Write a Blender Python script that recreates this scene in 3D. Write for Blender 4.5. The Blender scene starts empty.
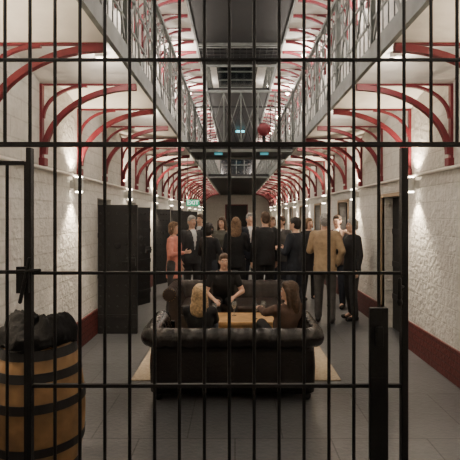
import bpy, bmesh, math, random
from mathutils import Vector, Matrix, noise
random.seed(7)
C = bpy.context.scene.collection
EYE=1.75; YH=215; XV=235; F=460.0
def PX(px,d): return (px-XV)*d/F
def PZ(py,d): return EYE-(py-YH)*d/F

# ---------------- materials ----------------
MATS={}
def mat(name,col,rough=.6,metal=0.,var=0.,vscale=6.,bump=0.,bscale=30.,emit=None,estr=0.,spec=.5,col2=None):
    if name in MATS: return MATS[name]
    m=bpy.data.materials.new(name); m.use_nodes=True
    nt=m.node_tree; b=nt.nodes['Principled BSDF']
    b.inputs['Roughness'].default_value=rough; b.inputs['Metallic'].default_value=metal
    b.inputs['Specular IOR Level'].default_value=spec
    tc=nt.nodes.new('ShaderNodeTexCoord')
    c=tuple(col)+(1,)
    n=nt.nodes.new('ShaderNodeTexNoise'); n.inputs['Scale'].default_value=vscale; n.inputs['Detail'].default_value=5
    nt.links.new(tc.outputs['Object'],n.inputs['Vector'])
    r=nt.nodes.new('ShaderNodeValToRGB')
    v=var if var else .06
    c2=tuple(col2)+(1,) if col2 else tuple(min(1,x*(1+v)) for x in col)+(1,)
    r.color_ramp.elements[0].position=.35; r.color_ramp.elements[1].position=.65
    r.color_ramp.elements[0].color=tuple(x*(1-v) for x in col)+(1,) if not col2 else c
    r.color_ramp.elements[1].color=c2
    nt.links.new(n.outputs['Fac'],r.inputs['Fac']); nt.links.new(r.outputs['Color'],b.inputs['Base Color'])
    if bump:
        n2=nt.nodes.new('ShaderNodeTexNoise'); n2.inputs['Scale'].default_value=bscale; n2.inputs['Detail'].default_value=4
        nt.links.new(tc.outputs['Object'],n2.inputs['Vector'])
        bp=nt.nodes.new('ShaderNodeBump'); bp.inputs['Strength'].default_value=bump; bp.inputs['Distance'].default_value=.02
        nt.links.new(n2.outputs['Fac'],bp.inputs['Height']); nt.links.new(bp.outputs['Normal'],b.inputs['Normal'])
    if emit:
        b.inputs['Emission Color'].default_value=tuple(emit)+(1,); b.inputs['Emission Strength'].default_value=estr
    MATS[name]=m; return m

def brick_mat(name,c1,c2,mort,bw,rh,msize,rough,bump,axes,offset=.5,bias=0.,noise=.3,jw=-.7,nscale=28,dist=.02):
    m=bpy.data.materials.new(name); m.use_nodes=True
    nt=m.node_tree; b=nt.nodes['Principled BSDF']; b.inputs['Roughness'].default_value=rough
    tc=nt.nodes.new('ShaderNodeTexCoord'); sp=nt.nodes.new('ShaderNodeSeparateXYZ'); cb=nt.nodes.new('ShaderNodeCombineXYZ')
    nt.links.new(tc.outputs['Object'],sp.inputs[0])
    nt.links.new(sp.outputs[axes[0]],cb.inputs[0]); nt.links.new(sp.outputs[axes[1]],cb.inputs[1])
    br=nt.nodes.new('ShaderNodeTexBrick'); br.offset=offset
    br.inputs['Scale'].default_value=1; br.inputs['Brick Width'].default_value=bw; br.inputs['Row Height'].default_value=rh
    br.inputs['Mortar Size'].default_value=msize; br.inputs['Bias'].default_value=bias
    br.inputs['Color1'].default_value=c1+(1,); br.inputs['Color2'].default_value=c2+(1,); br.inputs['Mortar'].default_value=mort+(1,)
    nt.links.new(cb.outputs[0],br.inputs['Vector'])
    n=nt.nodes.new('ShaderNodeTexNoise'); n.inputs['Scale'].default_value=9; n.inputs['Detail'].default_value=8
    nt.links.new(tc.outputs['Object'],n.inputs['Vector'])
    mx=nt.nodes.new('ShaderNodeMixRGB'); mx.blend_type='MULTIPLY'; mx.inputs[0].default_value=noise
    nt.links.new(br.outputs['Color'],mx.inputs[1]); nt.links.new(n.outputs['Fac'],mx.inputs[2])
    nt.links.new(mx.outputs[0],b.inputs['Base Color'])
    ma=nt.nodes.new('ShaderNodeMath'); ma.operation='MULTIPLY_ADD'; ma.inputs[1].default_value=jw
    nt.links.new(br.outputs['Fac'],ma.inputs[0])
    n3=nt.nodes.new('ShaderNodeTexNoise'); n3.inputs['Scale'].default_value=nscale; n3.inputs['Detail'].default_value=6
    nt.links.new(tc.outputs['Object'],n3.inputs['Vector']); nt.links.new(n3.outputs['Fac'],ma.inputs[2])
    bp=nt.nodes.new('ShaderNodeBump'); bp.inputs['Strength'].default_value=bump; bp.inputs['Distance'].default_value=dist
    nt.links.new(ma.outputs[0],bp.inputs['Height']); nt.links.new(bp.outputs['Normal'],b.inputs['Normal'])
    return m

M_wall=brick_mat('white_painted_stone',(.74,.72,.68),(.70,.68,.64),(.62,.60,.56),.42,.19,.008,.8,.9,(1,2),noise=.35,jw=-.32,nscale=18,dist=.026)
M_base=brick_mat('red_painted_brick',(.12,.02,.018),(.09,.016,.015),(.05,.011,.011),.23,.08,.006,.6,.6,(1,2))
M_floor=brick_mat('slate_paving',(.112,.117,.126),(.088,.092,.10),(.035,.036,.038),.75,.9,.006,.33,.2,(0,1),noise=.5)
M_red=mat('red_iron_paint',(.15,.012,.022),.5,var=.2)
M_grey=mat('grey_green_iron',(.15,.165,.157),.5,.1,var=.2)
M_white=mat('white_ceiling_paint',(.76,.73,.68),.8,var=.05,bump=.3,bscale=12)
M_bar=mat('black_bar_iron',(.008,.008,.009),.5,.5,var=.3,bump=.15,bscale=90)
M_black=mat('black_painted_wood',(.005,.005,.006),.6,var=.2)
M_dark=mat('dark_iron',(.018,.018,.02),.5,.4,var=.2)
M_leather=mat('black_leather',(.008,.006,.0055),.27,var=.3,vscale=12,bump=.25,bscale=60)
M_leather2=mat('brown_black_leather',(.026,.016,.012),.33,var=.3,vscale=12,bump=.25,bscale=60)
M_brass=mat('brass',(.35,.23,.09),.35,1.)
M_rug=mat('sand_rug',(.34,.28,.21),.95,var=.15,vscale=40,bump=.4,bscale=160)
M_wood=mat('honey_wood',(.52,.32,.15),.35,var=.25,vscale=9)
M_oak=mat('oak_staves',(.20,.115,.05),.5,var=.3,vscale=7)
M_cloth=mat('black_cloth',(.004,.004,.0045),.85,var=.2,bump=.5,bscale=20,spec=.2)
M_steel=mat('sconce_metal',(.6,.6,.58),.4,.5)
M_lamp=mat('lamp_glow',(1,.9,.7),.5,emit=(1,.85,.65),estr=30)
M_teal=mat('teal_glow',(.1,.6,.6),.5,emit=(.12,.7,.85),estr=3)
M_teald=mat('dim_teal_glow',(.06,.2,.2),.5,emit=(.12,.6,.7),estr=.5)
M_glass=mat('night_glass',(.01,.014,.018),.12,.0)
M_green=mat('exit_green',(.03,.3,.16),.5,emit=(.05,.5,.28),estr=.5)
M_signw=mat('exit_white',(.8,.9,.85),.5,emit=(.8,1,.9),estr=1.5)
M_cup=mat('drinking_glass',(.75,.78,.78),.08,spec=.8); 
M_cup.node_tree.nodes['Principled BSDF'].inputs['Transmission Weight'].default_value=.8

# ---------------- helpers ----------------
def mesh_obj(name,verts,faces,m,parent=None,loc=(0,0,0),smooth=False,bevel=0,mi=None):
    me=bpy.data.meshes.new(name); me.from_pydata([tuple(v) for v in verts],[],faces)
    mats=m if isinstance(m,(list,tuple)) else [m]
    for k in mats: me.materials.append(k)
    if mi: me.polygons.foreach_set('material_index',mi)
    if smooth: me.polygons.foreach_set('use_smooth',[True]*len(me.polygons))
    me.update()
    o=bpy.data.objects.new(name,me); C.objects.link(o); o.location=loc
    if parent: o.parent=parent
    if bevel:
        b=o.modifiers.new('b','BEVEL'); b.width=bevel; b.segments=2; b.limit_method='ANGLE'
    return o
def empty(name,loc,rz=0):
    o=bpy.data.objects.new(name,None); C.objects.link(o); o.location=loc; o.rotation_euler=(0,0,rz); o.empty_display_size=.1
    return o
def tag(o,label,cat,group=None):
    o['label']=label; o['category']=cat
    if group: o['group']=group
    return o
def struct(o): o['kind']='structure'; return o
class G:
    """geometry accumulator"""
    def __init__(s): s.v=[]; s.f=[]; s.mi=[]
    def add(s,v,f,mi=0,M=None):
        k=len(s.v)
        s.v+= [ (M@Vector(p)) if M else Vector(p) for p in v]
        s.f+= [tuple(i+k for i in q) for q in f]; s.mi+=[mi]*len(f)
    def box(s,a,b,mi=0,M=None):
        x0,y0,z0=a; x1,y1,z1=b
        v=[(x0,y0,z0),(x1,y0,z0),(x1,y1,z0),(x0,y1,z0),(x0,y0,z1),(x1,y0,z1),(x1,y1,z1),(x0,y1,z1)]
        s.add(v,[(0,3,2,1),(4,5,6,7),(0,1,5,4),(1,2,6,5),(2,3,7,6),(3,0,4,7)],mi,M)
    def beam(s,p,q,w,h,mi=0):
        p=Vector(p);q=Vector(q); d=(q-p).normalized()
        up=Vector((0,0,1)) if abs(d.z)<.95 else Vector((0,1,0))
        a=d.cross(up).normalized()*w/2; b=a.cross(d).normalized()*h/2
        v=[p-a-b,p+a-b,p+a+b,p-a+b,q-a-b,q+a-b,q+a+b,q-a+b]
        s.add(v,[(0,1,2,3),(7,6,5,4),(0,4,5,1),(1,5,6,2),(2,6,7,3),(3,7,4,0)],mi)
    def rings(s,rings,mi=0,M=None,closed=True):
        n=len(rings[0]); v=[p for r in rings for p in r]; f=[]
        for i in range(len(rings)-1):
            for j in range(n):
                a=i*n+j; b=i*n+(j+1)%n
                f.append((a,b,b+n,a+n))
        if closed:
            f.append(tuple(range(n-1,-1,-1))); f.append(tuple(range((len(rings)-1)*n,len(rings)*n)))
        s.add(v,f,mi,M)
    def lathe(s,prof,n=20,mi=0,M=None):
        s.rings([[ (r*math.cos(2*math.pi*j/n),r*math.sin(2*math.pi*j/n),z) for j in range(n)] for r,z in prof],mi,M)
    def loft(s,rs,n=20,mi=0,M=None):
        s.rings([[ (rx*math.cos(2*math.pi*j/n),yc+ry*math.sin(2*math.pi*j/n),z) for j in range(n)] for z,rx,ry,yc in rs],mi,M)
    def ell(s,c,r,mi=0,M=None,n=16,k=9):
        c=Vector(c); rg=[]
        for i in range(k+1):
            t=math.pi*(i+.02)/(k+.04); 
            rg.append([(c.x+r[0]*math.sin(t)*math.cos(2*math.pi*j/n),c.y+r[1]*math.sin(t)*math.sin(2*math.pi*j/n),c.z-r[2]*math.cos(t)) for j in range(n)])
        s.rings(rg,mi,M)
    def cap(s,p,r0,q,r1,mi=0,n=12):
        p=Vector(p);q=Vector(q); d=q-p; L=d.length
        R=d.to_track_quat('Z','Y').to_matrix().to_4x4(); M=Matrix.Translation(p)@R
        pr=[]
        for i in range(5):
            t=math.pi/2*(i+.05)/4.05; pr.append((r0*math.sin(t),-r0*math.cos(t)))
        for i in range(5):
            t=math.pi/2*(1-i/4.05); pr.append((r1*math.sin(t),L+r1*math.cos(t)))
        s.lathe(pr,n,mi,M)
    def tube(s,pts,r,n=8,mi=0):
        for i in range(len(pts)-1): s.cap(pts[i],r,pts[i+1],r,mi,n)
    def obj(s,name,m,parent=None,loc=(0,0,0),smooth=False,bevel=0):
        return mesh_obj(name,s.v,s.f,m,parent,loc,smooth,bevel,s.mi)
def remesh(g,name,m,voxel,parent=None,smooth_it=3,extra=None,cut=None,matfun=None):
    me=bpy.data.meshes.new('tmp'); me.from_pydata([tuple(v) for v in g.v],[],g.f); me.update()
    o=bpy.data.objects.new('tmp',me); C.objects.link(o)
    r=o.modifiers.new('r','REMESH'); r.mode='VOXEL'; r.voxel_size=voxel
    if smooth_it:
        s=o.modifiers.new('s','SMOOTH'); s.iterations=smooth_it; s.factor=.5
    dg=bpy.context.evaluated_depsgraph_get(); dg.update()
    em=bpy.data.meshes.new_from_object(o.evaluated_get(dg)); 
    bpy.data.objects.remove(o)
    bm=bmesh.new(); bm.from_mesh(em); bpy.data.meshes.remove(em)
    for f in bm.faces:
        f.smooth=True; f.material_index= matfun(f.calc_center_median(),f.normal) if matfun else 0
    if extra:
        vs=[bm.verts.new(v) for v in extra.v]
        for q,i in zip(extra.f,extra.mi):
            nf=bm.faces.new([vs[k] for k in q]); nf.material_index=i; nf.smooth=True
    me=bpy.data.meshes.new(name); bm.to_mesh(me); bm.free()
    for k in (m if isinstance(m,(list,tuple)) else [m]): me.materials.append(k)
    o=bpy.data.objects.new(name,me); C.objects.link(o)
    if parent: o.parent=parent
    return o

# ---------------- room ----------------
XL=-2.05; XR=2.29; EL=-1.0; ER=1.25; YN=-1.5; YF=31.0; TOP=9.0
Z1=3.13; Z2=6.15
g=G(); g.box((XL-.9,YN,-.1),(XR+.9,YF,0)); struct(g.obj('floor',M_floor))
lo=[(6.85,7.6),(8.75,9.5),(11.6,12.35),(14.5,15.25),(17.4,18.15),(20.3,21.05)]
ro=[(6.3,7.15),(9.3,10.15),(12.3,13.15),(15.3,16.15),(18.3,19.15),(21.3,22.15)]
def wall(name,x0,x1,ops,xb,top):
    g=G(); y=YN
    for a,b in ops:
        g.box((x0,y,0),(x1,a,Z1)); g.box((x0,a,top),(x1,b,Z1)); y=b
    g.box((x0,y,0),(x1,YF,Z1)); g.box((x0,YN,Z1),(x1,YF,TOP))
    g.box((min(xb,xb+.05),YN,0),(max(xb,xb+.05),YF,Z1))
    struct(g.obj(name,M_wall))
wall('wall_left',XL-.45,XL,lo,XL-.5,2.0)
wall('wall_right',XR,XR+.45,ro,XR+.45,2.02)
g=G(); g.box((XL-.5,YF,0),(XR+.5,YF+.2,TOP)); struct(g.obj('wall_far',M_wall))
g=G(); g.box((XL-.5,YN-.2,0),(XR+.5,YN,TOP)); struct(g.obj('wall_near',M_wall))
g=G(); g.box((XL-.5,YN-.2,TOP),(XR+.5,YF+.2,TOP+.2)); struct(g.obj('ceiling',M_white))
for nm,x,s,ops in(('baseboard_left',XL,1,lo),('baseboard_right',XR,-1,ro)):
    g=G(); y=YN; w=.025
    for a,b in ops+[(YF,YF)]:
        g.box((min(x,x+s*w),y,0),(max(x,x+s*w),a,.36)); y=b
    struct(g.obj(nm,M_base))
g=G(); g.box((-1.0,YF-.06,3.6),(1.2,YF,7.4)); 
for i in range(5): g.box((-1.0+.53*i,YF-.1,3.6),(-.94+.53*i,YF-.05,7.4),1)
for i in range(6): g.box((-1.0,YF-.1,3.6+.74*i),(1.2,YF-.05,3.66+.74*i),1)
struct(g.obj('window_1',[M_glass,M_grey]))
g=G(); g.box((-.6,YF-.06,0),(.8,YF,2.4)); g.box((-.66,YF-.08,0),(-.6,YF,2.46),1);g.box((.8,YF-.08,0),(.86,YF,2.46),1);g.box((-.66,YF-.08,2.4),(.86,YF,2.46),1)
struct(g.obj('door_1',[M_black,M_red]))
n=2
for a,b in ro:
    g=G(); g.box((XR+.16,a+.003,0.0),(XR+.22,b-.003,2.017))
    for z in (.5,1.0,1.5): g.box((XR+.145,a+.02,z-.04),(XR+.16,b-.02,z+.04),1)
    g.box((XR+.12,a+.05,.98),(XR+.145,a+.2,1.08),1)
    struct(g.obj('door_%d'%n,[M_black,M_dark])); n+=1
k=1
for a,b in ro:
    g=G(); g.box((XR-.02,a-.05,0),(XR+.03,a,2.07)); g.box((XR-.02,b,0),(XR+.03,b+.05,2.07)); g.box((XR-.02,a-.05,2.02),(XR+.03,b+.05,2.07))
    struct(g.obj('trim_%d'%k,mat('buff_trim',(.33,.24,.15),.6))); k+=1
def cell_door(y,w,h,x,rz):
    e=empty('cell_door',(x,y,0),rz); tag(e,'black riveted iron-bound cell door standing open against the walkway','door','open cell doors')
    g=G(); g.box((0,-.03,.0),(w,.03,h)); g.obj('door_panel',M_black,e,bevel=.006)
    for z in (.25,.85,1.45):
        g=G(); g.box((0,-.042,z-.035),(w,-.03,z+.035))
        g.obj('strap',M_dark,e)
    g=G()
    for i in range(12):
        for j in range(5):
            g.ell((.04+j*(w-.08)/4,-.032,.10+i*.152),(.015,.016,.015),0,None,8,5)
    o=g.obj('rivets',M_dark,e); o['kind']='stuff'
    g=G(); g.box((w-.16,-.07,1.0),(w-.02,-.03,1.12)); g.cap((w-.2,-.08,1.06),.012,(w-.03,-.08,1.06),.012); g.obj('bolt',M_dark,e)
    g=G(); g.ell((w/2,-.034,1.3),(.05,.01,.05)); g.obj('peephole',M_dark,e,smooth=True)
for i,(a,b) in enumerate(lo):
    cell_door(a-.05,.58,1.90,XL+.03+.03*(i>0),0 if i==0 else math.radians(62))
# galleries: first level has shallow vaults spanning between the brackets
BS=1.15; BY=3.7
def gallery(x0,x1,xe,s,z):
    g=G()
    if z==Z1:
        ys=[]; y=YN
        k=math.floor((YN-BY)/BS); ys=[YN]
        j=0
        while BY+k*BS<YF:
            for q in range(8):
                yy=BY+(k+q/8)*BS
                if YN<yy<YF: ys.append(yy)
            k+=1
        ys.append(YF)
        R=[]
        for yy in ys:
            f=((yy-BY)/BS)%1.0; zz=z+.13*math.sin(math.pi*f)**.8 if 0<f<1 else z
            R.append([(x0,yy,zz),(x1,yy,zz),(x1,yy,z+.16),(x0,yy,z+.16)])
        g.rings(R)
    else: g.box((x0,YN,z),(x1,YF,z+.10),0)
    o=g.obj('gallery_walkway',M_white); tag(o,'white underside gallery walkway running the length of the cell block','gallery','gallery walkways')
    e=empty('gallery_railing',(xe+s*.022,YN,z-.14)); tag(e,'grey-green iron gallery railing with cross bracing','railing','gallery railings')
    L=YF-YN
    g=G(); g.box((-.02,0,.11),(.02,L,.27)); g.obj('edge_beam',M_grey,e)
    g=G(); g.box((-.024,0,1.32),(.024,L,1.37)); g.obj('handrail',M_grey,e)
    for zz in (.5,.8,1.1): 
        g=G(); g.box((-.008,0,zz-.012),(.008,L,zz+.012)); g.obj('rail',M_grey,e)
    g=G(); y=0.0
    while y<L-.7:
        g.beam((0,y,.26),(0,y+.7,1.33),.016,.036); g.beam((0,y,1.33),(0,y+.7,.26),.016,.036)
        for q in range(1,5): g.box((-.005,y+q*.14-.005,.25),(.005,y+q*.14+.005,1.33))
        y+=.7
    o=g.obj('cross_bracing',M_grey,e); o['kind']='stuff'
    y=.0; pm=None
    while y<L:
        if pm is None:
            gg=G(); gg.box((-.021,-.021,.25),(.021,.021,1.33)); gg.ell((0,0,1.41),(.035,.035,.035),0,None,8,5)
            p=gg.obj('post',M_grey,e,(0,y,0)); pm=p
        else:
            p=pm.copy(); C.objects.link(p); p.parent=e; p.location=(0,y,0)
        y+=1.4
for z in(Z1,Z2):
    gallery(XL,EL,EL,1,z); gallery(ER,XR,ER,-1,z)
# brackets: wide sweeping rib plus a tighter inner rib
g=G(); N=18
def rib(x0,wd,z0,hh,th,wy):
    R=[]
    for i in range(N+1):
        t=math.pi/2*i/N
        c=(x0+wd*(1-math.cos(t)),z0+hh*math.sin(t))
        nx,nz=(-math.cos(t),math.sin(t)) 
        a=(c[0]-nx*th,c[1]-nz*th); b=(c[0]+nx*th,c[1]+nz*th)
        R.append([(a[0],-wy,a[1]),(a[0],wy,a[1]),(b[0],wy,b[1]),(b[0],-wy,b[1])])
    g.rings(R)
rib(.04,.97,-.74,.70,.027,.028)
rib(.03,.46,-.36,.34,.014,.018)
g.box((0,-.028,-.80),(.028,.028,0)); g.box((0,-.020,-.016),(1.01,.020,0))
g.box((-.0,-.045,-.86),(.06,.045,-.78))
b0=g.obj('gallery_bracket',M_red)
first=True
for z in(Z1,Z2):
    for x,rz in((XL,0),(XR,math.pi)):
        y=BY if z==Z1 else 5.6
        while y<30.6:
            if first: o=b0; first=False
            else: o=b0.copy(); C.objects.link(o)
            o.location=(x,y,z); o.rotation_euler=(0,0,rz)
            tag(o,'dark red painted cast iron arched bracket under the gallery','bracket','gallery brackets')
            y+=BS if z==Z1 else .75
def bridge(y0,y1,z,m,slat,lab,rail=True):
    e=empty('bridge',((EL+ER)/2,y0,z)); tag(e,lab,'bridge')
    w=(ER-EL)/2-.05
    g=G(); g.box((-w,0,0),(w,y1-y0,.08)); g.obj('deck',m,e)
    for yy in (0,y1-y0-.06): 
        g=G(); g.box((-w,yy,-.06),(w,yy+.06,0)); g.obj('edge_beam',M_grey,e)
    if slat:
        g=G(); k=int((y1-y0)/.3)
        for i in range(1,k): g.box((-w,i*.3,-.03),(w,i*.3+.025,0))
        for i in range(1,12): g.box((-w+i*2*w/12,.06,-.025),(-w+i*2*w/12+.018,y1-y0-.06,0))
        g.obj('grating',M_dark,e)
    if rail:
        for yy in(.03,y1-y0-.03):
            g=G(); g.box((-w,yy-.015,1.18),(w,yy+.015,1.21))
            for i in range(7): g.box((-w+i*2*w/6-.012,yy-.012,.08),(-w+i*2*w/6+.012,yy+.012,1.2))
            for i in range(6):
                xa=-w+i*2*w/6; g.beam((xa,yy,.1),(xa+2*w/6,yy,1.18),.012,.014); g.beam((xa,yy,1.18),(xa+2*w/6,yy,.1),.012,.014)
            g.obj('railing',M_grey if yy<.1 else M_dark,e)
bridge(9.6,11.0,Z1,M_dark,False,'dark iron footbridge with lattice railing joining the two galleries')
bridge(6.5,11.8,Z2,M_black,False,'black boarded overhead platform between upper galleries',False)
bridge(11.9,13.5,Z2,M_black,True,'grated iron footbridge between upper galleries',False)
bridge(16.2,30.9,Z2,M_black,False,'long black boarded platform between upper galleries, extended to darken the far end',False)  # stretched over the lit far end to make that area dark
bridge(16.4,30.8,Z1,M_dark,False,'long dark iron footbridge further along the cell block',False)
g=G(); g.box((-.9,2,TOP-.06),(1.1,30,TOP-.01)); 
for i in range(20): g.box((-.9,2+i*1.4,TOP-.1),(1.1,2.06+i*1.4,TOP-.05),1)
struct(g.obj('window_2',[M_glass,M_grey]))
for x in (XL+.03,XR-.03):
    g=G(); g.cap((0,0,0),.02,(0,YF-YN-.1,0),.02); o=g.obj('conduit_pipe',M_white,None,(x,YN+.05,2.245),True); tag(o,'white painted conduit pipe running along the wall','pipe','wall pipes')

# ---------------- lamps ----------------
def lamp(t,loc,e,col=(1,.81,.58),rot=None,size=.05,spot=None,parent=None):
    l=bpy.data.lights.new('lamp_light',t); l.energy=e; l.color=col
    if t in('POINT','SPOT'): l.shadow_soft_size=size
    if spot: l.spot_size=math.radians(spot); l.spot_blend=.7
    o=bpy.data.objects.new('lamp_light',l); C.objects.link(o); o.location=loc
    if rot: o.rotation_euler=rot
    if parent: o.parent=parent
    return o
for x,s in((XL,1),(XR,-1)):
    for i in range(11):
        y=.15+i*2.8  # pairs nearest the camera are out of view, added to light the foreground
        e=empty('wall_sconce',(x,y,2.13)); tag(e,'small metal up-down wall sconce casting warm light on white wall','wall lamp','wall sconces')
        g=G(); g.box((min(0,s*.05),-.035,-.05),(max(0,s*.05),.035,.05)); g.obj('mount',M_steel,e)
        g=G(); M=Matrix.Translation((s*.10,0,0)); g.lathe([(.050,-.085),(.055,-.08),(.055,.08),(.050,.085)],16,0,M); g.obj('lamp_body',M_steel,e,smooth=False)
        for zz in(-.092,.092):
            g=G(); g.lathe([(.044,-.008),(.044,.008)],14,0,Matrix.Translation((s*.10,0,zz))); g.obj('bulb',M_lamp,e)
        lamp('SPOT',(s*.11,0,-.115),150,rot=(0,0,0),spot=88,parent=e)
        lamp('SPOT',(s*.11,0,.115),105,rot=(math.pi,0,0),spot=118,parent=e)
for x in(EL-.25,ER+.25):  # fill lights added under the galleries, brightening walls, floor and people
    for i in range(13):
        y=BY+BS*(-3.5+i*2)
        e=empty('fill_light',(x,y,Z1+.13)); tag(e,'small round added downlight fixed beneath the gallery','ceiling lamp','added fill lights')
        g=G(); g.lathe([(.045,-.06),(.055,-.05),(.055,.005)],16); g.obj('housing',M_white,e)
        g=G(); g.lathe([(.038,-.064),(.038,-.060)],14); g.obj('bulb',M_lamp,e)
        lamp('POINT',(0,0,-.14),12,parent=e,size=.05,col=(1,.88,.74))
for lvl,z,en in((1,Z2-.35,110),(2,TOP-.4,55)):
    for x in(XL+.5,XR-.5):
        for i in range(7):
            y=3.95+i*4.2 if lvl==2 else 4.45+i*3.75
            e=empty('ceiling_lamp',(x,y,z+ (.35 if lvl==1 else .4))); tag(e,'small round globe lamp hung from the ceiling above a gallery','ceiling lamp','gallery lamps')
            g=G(); g.lathe([(.05,-.03),(.06,-.001)],12); g.cap((0,0,-.2),.008,(0,0,-.02),.008,0,6); g.obj('stem',M_dark,e)
            g=G(); g.ell((0,0,-.25),(.06,.06,.05)); g.obj('globe',M_lamp,e,smooth=True)
            lamp('POINT',(0,0,-.36),en,parent=e,size=.08,col=(1,.9,.8))
for x,y,z,q,mm in((.26,23.6,Z2,2.0,M_teal),(-.36,10.05,Z1,.8,M_teald),(.64,10.05,Z1,.8,M_teald)):  # glowing strips that stand in for fluorescent reflections
    g=G(); g.box((-.12*q,-.05,-.03*q),(.12*q,.05,0)); g.box((-.11*q,-.055,-.08*q),(.11*q,.045,-.03*q),1); 
    o=g.obj('teal_strip',[M_dark,mm],None,(x,y,z)); tag(o,'small teal glowing strip under the footbridge standing for a fluorescent reflection','lamp','teal reflections')
e=empty('alarm_bell',(PX(264,9.5),9.57,3.53)); tag(e,'round dark red alarm bell on the footbridge','bell')
g=G(); M=Matrix.Rotation(math.pi/2,4,'X'); g.lathe([(.06,0),(.12,.01),(.14,.04),(.12,.07),(.07,.09),(.02,.10)],20,0,M); g.obj('gong',M_red,e,smooth=True)
g=G(); g.box((-.03,-.0,-.32),(.03,.05,.05)); g.obj('mount',M_dark,e)
e=empty('exit_sign',(-.97,10.6,2.03)); tag(e,'green illuminated exit sign hanging from gallery edge','sign')
g=G(); g.box((-.15,-.02,-.075),(.15,.02,.075)); g.obj('sign_panel',M_green,e)
cu=bpy.data.curves.new('txt','FONT'); cu.body='EXIT'; cu.size=.13; cu.align_x='CENTER'; cu.align_y='CENTER'; cu.extrude=.003
to=bpy.data.objects.new('tmp',cu); C.objects.link(to)
me=bpy.data.meshes.new_from_object(to.evaluated_get(bpy.context.evaluated_depsgraph_get())); bpy.data.objects.remove(to)
me.materials.clear(); me.materials.append(M_signw)
o=bpy.data.objects.new('lettering',me); C.objects.link(o); o.parent=e; o.location=(0,-.025,0); o.rotation_euler=(math.pi/2,0,0)
for x in(-.12,.12): 
    g=G(); g.cap((x,0,.07),.006,(x,0,Z1-.035-2.03),.006,0,6); g.obj('hanger',M_dark,e)

# ---------------- gate ----------------
GY=2.2; S=GY/F
def gx(p): return (p-XV)*S
def gz(p): return EYE-(p-YH)*S
fx=empty('fixed_grille',(0,GY,0)); tag(fx,'black iron bar grille fixed above and beside the gate','grille')
def vbar(e,px,z0,z1,r,name='bar'):
    g=G(); g.lathe([(r,z0),(r,z1)],12); return g.obj(name,M_bar,e,(gx(px),0,0),smooth=False)
def hbar(e,py,p0,p1,h,name='crossbar',dy=0,t=.016):
    g=G(); g.box((gx(p0),-t/2+dy,gz(py)-h/2),(gx(p1),t/2+dy,gz(py)+h/2)); return g.obj(name,M_bar,e,bevel=.002)
PB=[55+24.9*i for i in range(14)]
BR=.0083
hbar(fx,144.5,-120,560,.024,dy=0); hbar(fx,60,-120,560,.015)
for p in [-70,-45,-20,5,30]+PB+[404,431,457,482,507]: vbar(fx,p,gz(144),3.12,BR)
g=G(); g.box((gx(-135),-.03,0),(gx(-118),.03,3.12)); g.obj('post',M_bar,fx)
g=G(); g.box((gx(558),-.03,0),(gx(575),.03,3.12)); g.obj('post',M_bar,fx)
gt=empty('prison_gate',(0,GY,.03)); tag(gt,'black iron barred gate with flat crossbars and lock plate','gate')
def gvbar(px,z0,z1,r,name='bar'):
    g=G(); g.lathe([(r,z0-.03),(r,z1-.03)],12); return g.obj(name,M_bar,gt,(gx(px),0,0))
for p in PB: gvbar(p,.05,gz(146.5),BR)
g=G(); g.box((gx(400.5),-.02,-.03),(gx(407),.02,gz(148)-.03)); g.obj('stile',M_bar,gt,bevel=.003)
g=G(); g.box((gx(27.5),-.02,-.03),(gx(32.5),.02,gz(148)-.03)); g.obj('stile',M_bar,gt,bevel=.003)
def ghb(py,p0,p1,h,t=.02):
    g=G(); g.box((gx(p0),-t/2,gz(py)-h/2-.03),(gx(p1),t/2,gz(py)+h/2-.03)); g.obj('crossbar',M_bar,gt,bevel=.002)
ghb(273,33,400.5,.015); ghb(385.5,33,400.5,.018); ghb(570,33,400.5,.03)
g=G(); g.box((gx(367),-.05,0),(gx(385),-.024,gz(306)-.03)); g.box((gx(368),-.056,gz(400)),(gx(383),-.05,gz(380)))
g.box((gx(372),-.07,gz(350)),(gx(379),-.05,gz(330)))
g.obj('lock_plate',M_bar,gt,bevel=.004)
g=G(); g.cap((gx(396),-.05,gz(296)-.03),.011,(gx(396),-.05,gz(278)-.03),.008); g.cap((gx(396),-.05,gz(286)-.03),.007,(gx(402),-.015,gz(286)-.03),.007)
g.ell((gx(396),-.05,gz(300)-.03),(.013,.013,.02)); g.obj('handle',M_bar,gt,smooth=True)
g=G(); g.box((gx(20),-.04,gz(292)-.03),(gx(32),-.021,gz(266)-.03)); g.cap((gx(25),-.05,gz(300)-.03),.009,(gx(34),-.05,gz(258)-.03),.009); g.cap((gx(22),-.05,gz(270)-.03),.008,(gx(44),-.05,gz(269)-.03),.008)
g.obj('latch',M_bar,gt)
sp=empty('side_panel',(0,GY+.05,0)); tag(sp,'narrow black iron side panel frame next to the gate','gate')
for nm,a,b in(('post',(gx(20.5),-.015,0),(gx(25.5),.015,gz(161))),('rail',(gx(-118),-.012,gz(164)),(gx(20.5),.012,gz(160))),('rail',(gx(-118),-.012,gz(275)),(gx(20.5),.012,gz(271.5)))):
    g=G(); g.box(a,b); g.obj(nm,M_bar,sp)
for p in(2,-20,-42): 
    g=G(); g.lathe([(.008,0),(.008,gz(164))],10); g.obj('bar',M_bar,sp,(gx(p),0,0))

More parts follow.
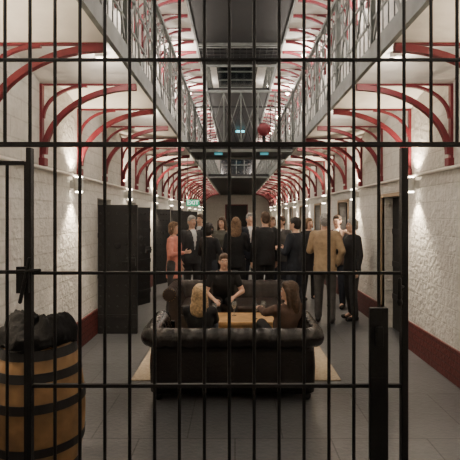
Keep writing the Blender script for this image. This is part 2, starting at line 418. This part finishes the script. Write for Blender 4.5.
# ---------------- barrel ----------------
bx,by=PX(39,3.05),3.05
e=empty('wine_barrel',(bx,by,0)); tag(e,'oak barrel with black iron hoops standing by the wall','barrel')
H=.92
def br(z): return .205+.07*math.sin(math.pi*z/H)+.02
g=G(); nst=22; rr=[]
prof=[z*H/16 for z in range(17)]
for z in prof:
    rr.append([((br(z)-(.004 if k%4==0 else 0))*math.cos(2*math.pi*k/(nst*4)),(br(z)-(.004 if k%4==0 else 0))*math.sin(2*math.pi*k/(nst*4)),z) for k in range(nst*4)])
g.rings(rr); g.obj('staves',M_oak,e,smooth=True)
for z,h in((.03,.05),(.12,.05),(.28,.055),(.55,.055),(.73,.055),(.86,.06)):
    g=G(); g.rings([[ (q*math.cos(2*math.pi*k/48),q*math.sin(2*math.pi*k/48),zz) for k in range(48)] for q,zz in((br(z)+.001,z-h/2+.02),(br(z)+.006,z-h/2+.02),(br(z+h)+.006,z+h/2+.02),(br(z+h)+.001,z+h/2+.02))],closed=False)
    g.obj('hoop',M_dark,e,smooth=False)
g=G(); g.lathe([(.01,H-.0),(.21,H),(.21,H+.006),(.01,H+.006)],32); g.obj('lid',M_oak,e)
g=G(); nu=90; rgs=[]
for i in range(24):
    t=i/23
    ring=[]
    for j in range(nu):
        a=2*math.pi*j/nu
        w=.5+.5*math.sin(7*a+1)+.4*math.sin(12*a+2*t)
        if t<.35: z=.0-.04*(1-t/.35)*(.6+.4*math.sin(3*a)) ; r=.232+.014*w*(1-t)
        else:
            u=(t-.35)/.65; r=.232*math.cos(u*math.pi/2*.98)+.014*w*(1-u); z=.145*math.sin(u*math.pi/2)**.6*(1+.40*math.cos(2*a+.3)*(1-u**4)+.14*math.sin(3*a)*(1-u))
        n=noise.noise(Vector((math.cos(a)*3,math.sin(a)*3,t*4))); n2=noise.noise(Vector((math.cos(a)*r*30,math.sin(a)*r*30,5+t*3)))
        cr_=abs(n2)*.055*min(1,t*2)
        ring.append((r*math.cos(a)*(1+.05*n),r*math.sin(a)*(1+.05*n),z+.035*n-cr_))
    rgs.append(ring)
g.rings(rgs); o=g.obj('folded_coat',M_cloth,None,(bx,by,H+.02),smooth=True); tag(o,'crumpled black cloth bundle draped over the top of the barrel','cloth')

# ---------------- sofas ----------------
def sofa(name,loc,rz,W,D,leather,label,ct=.44):
    e=empty(name,loc,rz); tag(e,label,'sofa')
    hw=W/2; cr=.10; path=[]
    def add(x,y,nx,ny): path.append((x,y,nx,ny))
    ns=40
    for i in range(ns): add(-hw,D-(D-cr)*i/ns,-1,0)
    for i in range(8):
        a=math.pi+math.pi/2*i/8; add(-hw+cr+cr*math.cos(a),cr+cr*math.sin(a),math.cos(a),math.sin(a))
    nb=110
    for i in range(nb+1): add(-hw+cr+(W-2*cr)*i/nb,0,0,-1)
    for i in range(1,9):
        a=1.5*math.pi+math.pi/2*i/8; add(hw-cr+cr*math.cos(a),cr+cr*math.sin(a),math.cos(a),math.sin(a))
    for i in range(1,ns+1): add(hw,cr+(D-cr)*i/ns,1,0)
    prof=[(0,.08),(.006,.2),(.010,.3),(.006,.40),(0,.46),(0,.51)]
    k0=len(prof)
    rc=.098; cu,cz=.0,.598
    for i in range(15):
        a=math.radians(-62+(i)*242/14); prof.append((cu+rc*math.cos(a),cz+rc*math.sin(a)))
    k1=len(prof)
    prof+=[(-.105,.53),(-.13,.45),(-.14,.3),(-.14,.08)]
    rings=[]; s=0; last=None
    for (x,y,nx,ny) in path:
        if last: s+=math.hypot(x-last[0],y-last[1])
        last=(x,y); ring=[]
        for k,(u,z) in enumerate(prof):
            if k0<=k<k1:
                q=(k-k0)/(k1-k0-1)
                p1=abs(math.sin(math.pi*(s/.15+q*1.0))); p2=abs(math.sin(math.pi*(s/.15-q*1.0)))
                f=.86+.14*(p1*p2)**.35
                uu=cu+(u-cu)*f; zz=cz+(z-cz)*f
            elif k>=k1 : uu=u-.015*abs(math.sin(math.pi*s/.15)); zz=z
            else: uu=u; zz=z
            ring.append((x+nx*uu,y+ny*uu,zz))
        rings.append(ring)
    g=G(); g.rings(rings); g.obj('frame',leather,e,smooth=True)
    for sx in(-1,1):
        g=G(); M=Matrix.Translation((sx*hw,D,.598))@Matrix.Rotation(-math.pi/2,4,'X'); g.lathe([(.098,-.01),(.098,.012),(.08,.024),(.02,.028)],24,0,M); g.box((min(sx*hw,sx*(hw-.14)),D-.01,.08),(max(sx*hw,sx*(hw-.14)),D+.012,.58)); g.obj('arm_front',leather,e,smooth=False)
        g=G()
        for i in range(16):
            a=2*math.pi*i/16; g.ell((sx*hw+.088*math.cos(a),D+.018,.598+.088*math.sin(a)),(.006,.004,.006),0,None,6,4)
        o=g.obj('studs',M_brass,e); o['kind']='stuff'
    g=G(); g.box((-hw+.14,.14,.10),(hw-.14,D-.01,ct-.14)); g.obj('seat_base',leather,e,bevel=.02)
    for i in range(2):
        w=(W-.30)/2; x0=-hw+.15+i*w
        g=G(); g.box((x0+.003,.16,ct-.14),(x0+w-.003,D+.01,ct)); g.obj('seat_cushion',leather,e,bevel=.035)
    for sx in(-1,1):
        for yy in(.08,D-.08):
            g=G(); g.lathe([(.022,0),(.034,.02),(.036,.05),(.02,.065),(.03,.082)],14,0,Matrix.Translation((sx*(hw-.07),yy,0))); g.obj('foot',M_dark,e,smooth=True)
sofa('chesterfield_sofa',(PX(232.5,4.3),4.3,0),0,1.56,.78,M_leather,'near-black leather rolled-arm chesterfield sofa seen from its back',.32)
sofa('chesterfield_sofa',(-.06,7.42,.012),math.pi,1.75,.85,M_leather2,'dark brown leather rolled-arm chesterfield sofa facing the table')
g=G(); g.box((-1.10,4.85,0),(1.12,7.45,.012)); o=g.obj('rug',M_rug,bevel=.004); tag(o,'plain sand coloured woven rug under table and sofas','rug')
e=empty('coffee_table',(PX(238,5.85),5.85,.012)); tag(e,'low honey coloured wooden coffee table with square legs','table')
g=G(); g.box((-.48,-.28,.40),(.48,.28,.44)); g.obj('table_top',M_wood,e,bevel=.008)
g=G(); g.box((-.44,-.24,.34),(.44,.24,.40)); g.obj('apron',M_wood,e)
for sx in(-1,1):
    for sy in(-1,1):
        g=G(); g.box((sx*.42-.025,sy*.22-.025,0),(sx*.42+.025,sy*.22+.025,.36)); g.obj('leg',M_wood,e)
def cup(x,y,z,name='wine_glass',label='clear stemmed wine glass standing on the coffee table'):
    g=G(); g.lathe([(.032,0),(.032,.003),(.004,.008),(.004,.08),(.02,.095),(.034,.125),(.034,.15),(.028,.18),(.026,.18),(.031,.15),(.031,.127),(.018,.1),(.003,.09)],18)
    o=g.obj(name,M_cup,None,(x,y,z),True); tag(o,label,'glass','wine glasses'); return o
for dx,dy in((-.3,-.05),(-.05,.1),(.22,-.1),(.33,.12)): cup(PX(238,5.85)+dx,5.85+dy,.453)

# ---------------- people ----------------
SK={'a':mat('skin_light',(.60,.37,.27),.55),'b':mat('skin_tan',(.42,.24,.16),.55)}
M_eyew=mat('eye_white',(.7,.68,.65),.3); M_eyed=mat('eye_dark',(.02,.015,.01),.3); M_lip=mat('lips',(.40,.13,.11),.5)
M_shirt=mat('white_shirt',(.6,.6,.6),.8)
def cm(name,c): return mat(name,c,.85,var=.15,vscale=14,bump=.5,bscale=16)
def hm(name,c): return mat(name,c,.6,var=.35,vscale=40,bump=.6,bscale=70)
def ik(sh,wr,L1,L2,pole):
    d=wr-sh; L=d.length; mx=(L1+L2)*.985
    if L>mx: wr=sh+d*(mx/L); d=wr-sh; L=mx
    a=(L1*L1-L2*L2+L*L)/(2*L); h=math.sqrt(max(0,L1*L1-a*a))
    u=d.normalized(); p=(pole-u*pole.dot(u)).normalized()
    return sh+u*a+p*h,wr
def hand(g,wr,fd,n,side,s):
    d=fd.normalized(); n=(n-d*n.dot(d)).normalized(); sd=d.cross(n).normalized()
    for o in(-.024,-.008,.008,.024):
        g.cap(wr+sd*o*.6*s,.014*s,wr+d*.085*s+sd*o*s,.012*s,0,8)
    ln=[.062,.072,.068,.052]
    for i,o in enumerate((-.030,-.010,.010,.030)):
        b=wr+d*.09*s+sd*o*s; m1=b+(d*.9+n*.35).normalized()*ln[i]*.5*s; m2=m1+(d*.5+n*.85).normalized()*ln[i]*.5*s
        g.cap(b,.0095*s,m1,.009*s,0,8); g.cap(m1,.009*s,m2,.0075*s,0,8)
    t=wr+d*.03*s+sd*(-.028)*side*s; t1=t+(d*.6-sd*side*.7+n*.3).normalized()*.042*s; t2=t1+(d*.8+n*.5).normalized()*.03*s
    g.cap(t,.013*s,t1,.011*s,0,8); g.cap(t1,.011*s,t2,.008*s,0,8)
def person(loc,face,h,label,top,bottom,hair,hairc,arms=('down','down'),hem=.82,skin='a',female=False,seated=False,lean=0,headyaw=0,headpitch=0,shirt=False,seatz=.45,bare=False,legw=None):
    """face: yaw in degrees; 0 looks towards -Y"""
    s=h/1.75; sw=.88 if female else 1.0
    V=Vector
    hipz=(seatz+.09)/s if seated else .92
    T=Matrix.Translation((0,0,hipz))@Matrix.Rotation(math.radians(lean),4,'X')@Matrix.Translation((0,0,-.92))
    SM=Matrix.Scale(s,4)
    g=G()
    g.loft([(.84,.10,.09,0),(.88,.15,.105,0),(.95,.165*(1.03 if female else 1),.115,.0),(1.06,.14*sw,.10,0),(1.18,.15*sw,.11,-.003),(1.30,.172*sw,.118 ,-.005),(1.40,.165*sw,.10,.0),(1.46,.10*sw,.075,.005),(1.50,.056,.058,.01)],20,0,T)
    hc=V((0,-.005,1.635))
    HM=T@Matrix.Translation((0,.0,1.53))@Matrix.Rotation(math.radians(headyaw),4,'Z')@Matrix.Rotation(math.radians(-lean*.55+headpitch),4,'X')@Matrix.Translation((0,0,-1.53))@Matrix.Translation(hc)
    g.cap(T@V((0,.012,1.44)),.058 if not female else .048,HM@V((0,.022,-.05)),.052 if not female else .044)
    g.ell((0,.012,.02),(.074,.094,.103),0,HM); g.ell((0,-.028,-.055),(.053,.058,.062),0,HM); g.ell((0,-.05,-.02),(.056,.045,.06),0,HM)
    g.cap(HM@V((0,-.090,.012)),.008,HM@V((0,-.104,-.022)),.0135); g.ell((0,-.078,.03),(.05,.016,.012),0,HM)
    g.ell((0,-.086,-.098+.006),(.02,.012,.014),0,HM)
    for sx in(-1,1): g.ell((sx*.076,.012,-.005),(.011,.02,.03),0,HM)
    sh={}
    el={};wrs={}
    for k,sx in enumerate((-1,1)):
        S=T@V((sx*.175*sw,.0,1.415)); a=arms[k]
        presets={'down':(V((sx*.24,-.03,.87)),V((sx*.3,1,.0))),'hold':(V((sx*.12,-.27,1.19)),V((sx*.5,.2,-1))),
                 'pocket':(V((sx*.19,-.05,.93)),V((sx*1,.8,0))),'cross':(V((-sx*.04,-.21,1.17+sx*.02)),V((sx*.6,0,-1))),
                 'behind':(V((sx*.05,.17,.98)),V((sx*1,.5,0))),'chin':(V((sx*.08,-.2,1.40)),V((sx*.5,-.2,-1))),
                 'gest':(V((sx*.25,-.34,1.2)),V((sx*.6,.4,-1)))}
        if isinstance(a,str):
            W,pole=presets[a]; 
            if seated: W=W+V((0,0,hipz-.92))
        else: W,pole=V(a),V((sx*.7,.3,-1))
        E,W=ik(S,W,.285,.255,pole); el[sx]=E; wrs[sx]=W
        g.cap(T@V((sx*.10*sw,0,1.42)),.06,S,.056*sw); g.cap(S,.056*sw,E,.042*sw); g.cap(E,.042*sw,W,.027*sw)
        fd=(W-E).normalized(); nrm=V((-sx,0,0)) if abs(fd.z)>.6 else V((-sx*.4,0,-1)) if a!='hold' else V((-sx,0,.2))
        hand(g,W,fd,nrm,sx,1.0)
        sh[sx]=S
    legs={}
    for k,sx in enumerate((-1,1)):
        if seated:
            kz=max(hipz-.01,.50/s)
            Hp=V((sx*.095,0,hipz)); K=V((sx*.12,-.44,kz)); A=V((sx*.12,-.46-.02*sx,.10/s))
        else:
            w=legw if legw else .11
            Hp=V((sx*.09,0,.92)); K=V((sx*(w*.5+.045),-.02-.015*sx,.50)); A=V((sx*w,.02-.03*sx,.085))
        g.cap(Hp,.088,K,.056); g.cap(K,.056,A+(K-A)*.6,.054); g.cap(A+(K-A)*.6,.054,A,.036); g.cap(A,.036,A+V((0,-.12,-.04)),.026)
        legs[sx]=(Hp,K,A)
    ex=G()
    for sx in(-1,1):
        ex.ell((sx*.031,-.0835,.012),(.013,.009,.008),1,HM,10,6); ex.ell((sx*.031,-.0905,.012),(.006,.004,.006),2,HM,8,5)
        ex.beam(HM@V((sx*.016,-.0935,.033)),HM@V((sx*.048,-.086,.034)),.006,.006,2)
    ex.ell((0,-.0885,-.052),(.022,.008,.007),3,HM,10,6)
    ex.v=[SM@v for v in ex.v]; g.v=[SM@v for v in g.v]
    body=remesh(g,'person',[SK[skin],M_eyew,M_eyed,M_lip],.0105,None,2,ex)
    body.location=loc; body.rotation_euler=(0,0,math.radians(face)); tag(body,label,'person')
    g=G(); hz=hem
    lo_r=.19 if hem>.7 else .20+(.7-hem)*.1
    g.loft([(hz,lo_r*sw,.145,.0),(max(.90,hz+.02),.19*sw,.142,0),(1.06,.172*sw,.125,0),(1.18,.178*sw,.135,-.004),(1.30,.198*sw,.142,-.005),(1.40,.188*sw,.122,.0),(1.455,.125*sw,.092,.008),(1.49,.078,.075,.012)],28,0,T)
    for sx in(-1,1):
        S,E,W=sh[sx],el[sx],wrs[sx]
        g.cap(T@V((sx*.10*sw,0,1.40)),.075,S,.073*sw)
        if bare: g.cap(S,.07*sw,S+(E-S)*.6,.056*sw)
        else:
            g.cap(S,.073*sw,E,.059*sw); g.cap(E,.059*sw,E+(W-E)*.93,.044*sw)
    g.v=[SM@v for v in g.v]
    TI=(SM@T).inverted()
    def mf(c,n):
        q=TI@c
        if shirt and q.y<-.05 and 1.1<q.z<1.52 and abs(q.x)<.055*(q.z-1.1)/.38+.004: return 1
        return 0
    remesh(g,'jacket' if not bare else 'top',[top,M_shirt],.0135,body,3,None,None,mf)
    g=G(); 
    if not seated:
        g.loft([(.82,.13,.11,0),(.88,.172,.128,0),(.98,.172,.125,0),(1.05,.155,.115,0)],24,0,T)
    else:
        g.loft([(.84,.15,.12,0),(.9,.18,.13,0),(.98,.17,.125,0),(1.04,.155,.115,0)],24,0,T)
    for sx in(-1,1):
        Hp,K,A=legs[sx]
        g.cap(Hp,.103,K,.074); g.cap(K,.074,A+V((0,.005,.02)),.06)
    g.v=[SM@v for v in g.v]
    remesh(g,'trousers',bottom,.0135,body,3)
    for sx in(-1,1):
        g=G(); A=legs[sx][2]; zb=A.z-.085
        g.cap(V((A.x,A.y+.035,zb+.045)),.042,V((A.x+sx*.02,A.y-.15,zb+.04)),.036); g.cap(V((A.x,A.y+.01,zb+.05)),.045,V((A.x,A.y,zb+.10)),.045)
        g.v=[SM@v for v in g.v]
        for v in g.v:
            if v.z<(zb+.004)*s: v.z=zb*s+.001
        g.obj('shoe',M_black,body,smooth=True)
    if hair!='bald':
        g=G(); g.ell((0,.024,.036),(.082,.102,.102),0,HM); g.ell((0,.045,-.01),(.078,.075,.085),0,HM)
        g.ell((0,-.03,.085),(.06,.05,.04),0,HM)
        if hair=='long':
            g.ell((0,.055,-.05),(.095,.07,.13),0,HM); g.ell((0,.08,-.16),(.105,.06,.14),0,HM)
            for sx in(-1,1): g.cap(HM@V((sx*.07,-.01,.04)),.027,HM@V((sx*.086,.01,-.16)),.026)
        if hair=='bob':
            g.ell((0,.045,-.04),(.092,.072,.095),0,HM)
            for sx in(-1,1): g.cap(HM@V((sx*.072,-.015,.04)),.022,HM@V((sx*.075,-.01,-.07)),.022)
        g.v=[SM@v for v in g.v]
        remesh(g,'hair',hairc,.009,body,2)
    return body

blk=cm('black_wool',(.012,.012,.014)); nvy=cm('navy_wool',(.016,.02,.03)); chc=cm('charcoal_wool',(.035,.035,.038)); coral=cm('coral_cotton',(.66,.26,.20))
tan=cm('tan_tweed',(.36,.26,.16)); brn=cm('brown_wool',(.09,.052,.038)); dgr=cm('grey_flannel',(.07,.066,.064)); den=cm('dark_denim',(.022,.026,.038)); oliv=cm('olive_grey',(.08,.08,.068))
h_bl=hm('blonde_hair',(.52,.36,.20)); h_br=hm('brown_hair',(.07,.04,.022)); h_bk=hm('black_hair',(.016,.012,.01)); h_gr=hm('grey_hair',(.32,.31,.30)); h_lb=hm('light_brown_hair',(.17,.10,.055))
def stand(px,d,*a,**k): return person((PX(px,d),d,0),*a,**k)
stand(174,8.1,70,1.62,'woman in a coral pink jacket and dark trousers turned sideways talking',coral,dgr,'bob',h_lb,('hold','down'),hem=.70,female=True)
stand(192,8.9,30,1.73,'grey-haired man in a charcoal suit with white shirt',chc,chc,'short',h_gr,('down','hold'),shirt=True)
stand(200,10.3,-15,1.76,'man in navy jacket standing within the crowd',nvy,den,'short',h_br,('down','hold'),shirt=True)
stand(209,8.2,150,1.60,'woman in black coat with dark hair seen from behind',blk,den,'bob',h_bk,('hold','hold'),hem=.6,female=True)
stand(222,9.3,-20,1.70,'woman in olive grey jacket with brown hair facing the room',oliv,blk,'long',h_br,('hold','down'),female=True)
stand(236,8.4,172,1.70,'woman with blonde hair wearing a black top',blk,blk,'long',h_lb,('hold','down'),female=True)
stand(250,9.6,10,1.78,'man in navy suit with open white collar',nvy,nvy,'short',h_gr,('pocket','hold'),shirt=True)
stand(265,8.4,200,1.80,'tall man in black suit standing with his back turned',blk,blk,'short',h_br,('down','down'))
stand(272,10.5,25,1.70,'woman in charcoal top with light brown hair in crowd',chc,blk,'bob',h_lb,('hold','hold'),female=True)
stand(281,9.4,-40,1.72,'man in grey jacket and dark jeans talking',dgr,den,'short',h_br,('hold','down'),shirt=True)
stand(295,7.9,235,1.70,'man in dark jacket and jeans turned away',nvy,den,'short',h_bk,('hold','hold'))
stand(309,9.5,20,1.68,'woman in black dress coat facing the group',blk,blk,'bob',h_lb,('cross','cross'),hem=.55,female=True)
stand(325,7.5,165,1.77,'man in tan tweed blazer and dark trousers seen from behind',tan,dgr,'short',h_gr,('pocket','hold'),hem=.78)
stand(337,8.7,-30,1.74,'man in dark brown jacket facing the crowd',brn,den,'short',h_br,('hold','down'),shirt=True)
stand(352,7.7,-75,1.68,'man in black jacket standing beside the wall',blk,chc,'short',h_gr,('hold','down'))
person((PX(200,4.8),4.94,0),178,1.50,'woman with long blonde hair reclining on the sofa',blk,den,'long',h_bl,((-.14,-.38,.62),(.14,-.38,.62)),female=True,seated=True,lean=-14,seatz=.24,headyaw=-8,headpitch=-6)
person((PX(286,4.85),4.96,0),200,1.54,'woman with long brown hair in brown top reclining on the sofa',brn,blk,'long',h_br,((-.14,-.40,.62),(.16,-.42,.78)),female=True,seated=True,lean=-12,seatz=.24,headyaw=58)
person((PX(223,6.85),6.83,0),5,1.62,'person in dark top seated behind the table leaning forward',blk,blk,'short',h_br,((-.16,-.46,.62),(.15,-.46,.66)),seated=True,lean=28,seatz=.40,bare=True,headpitch=-10)

# ---------------- camera / world ----------------
w=bpy.data.worlds.new('w'); bpy.context.scene.world=w; w.use_nodes=True
w.node_tree.nodes['Background'].inputs[0].default_value=(.5,.5,.55,1); w.node_tree.nodes['Background'].inputs[1].default_value=.05
cd=bpy.data.cameras.new('camera'); cam=bpy.data.objects.new('camera',cd); C.objects.link(cam)
cam.location=(0,0,EYE); cam.rotation_euler=(math.pi/2,0,0); cd.sensor_width=36; cd.lens=36; cd.shift_x=-5/460; cd.shift_y=-15/460; cd.clip_start=.05
bpy.context.scene.camera=cam
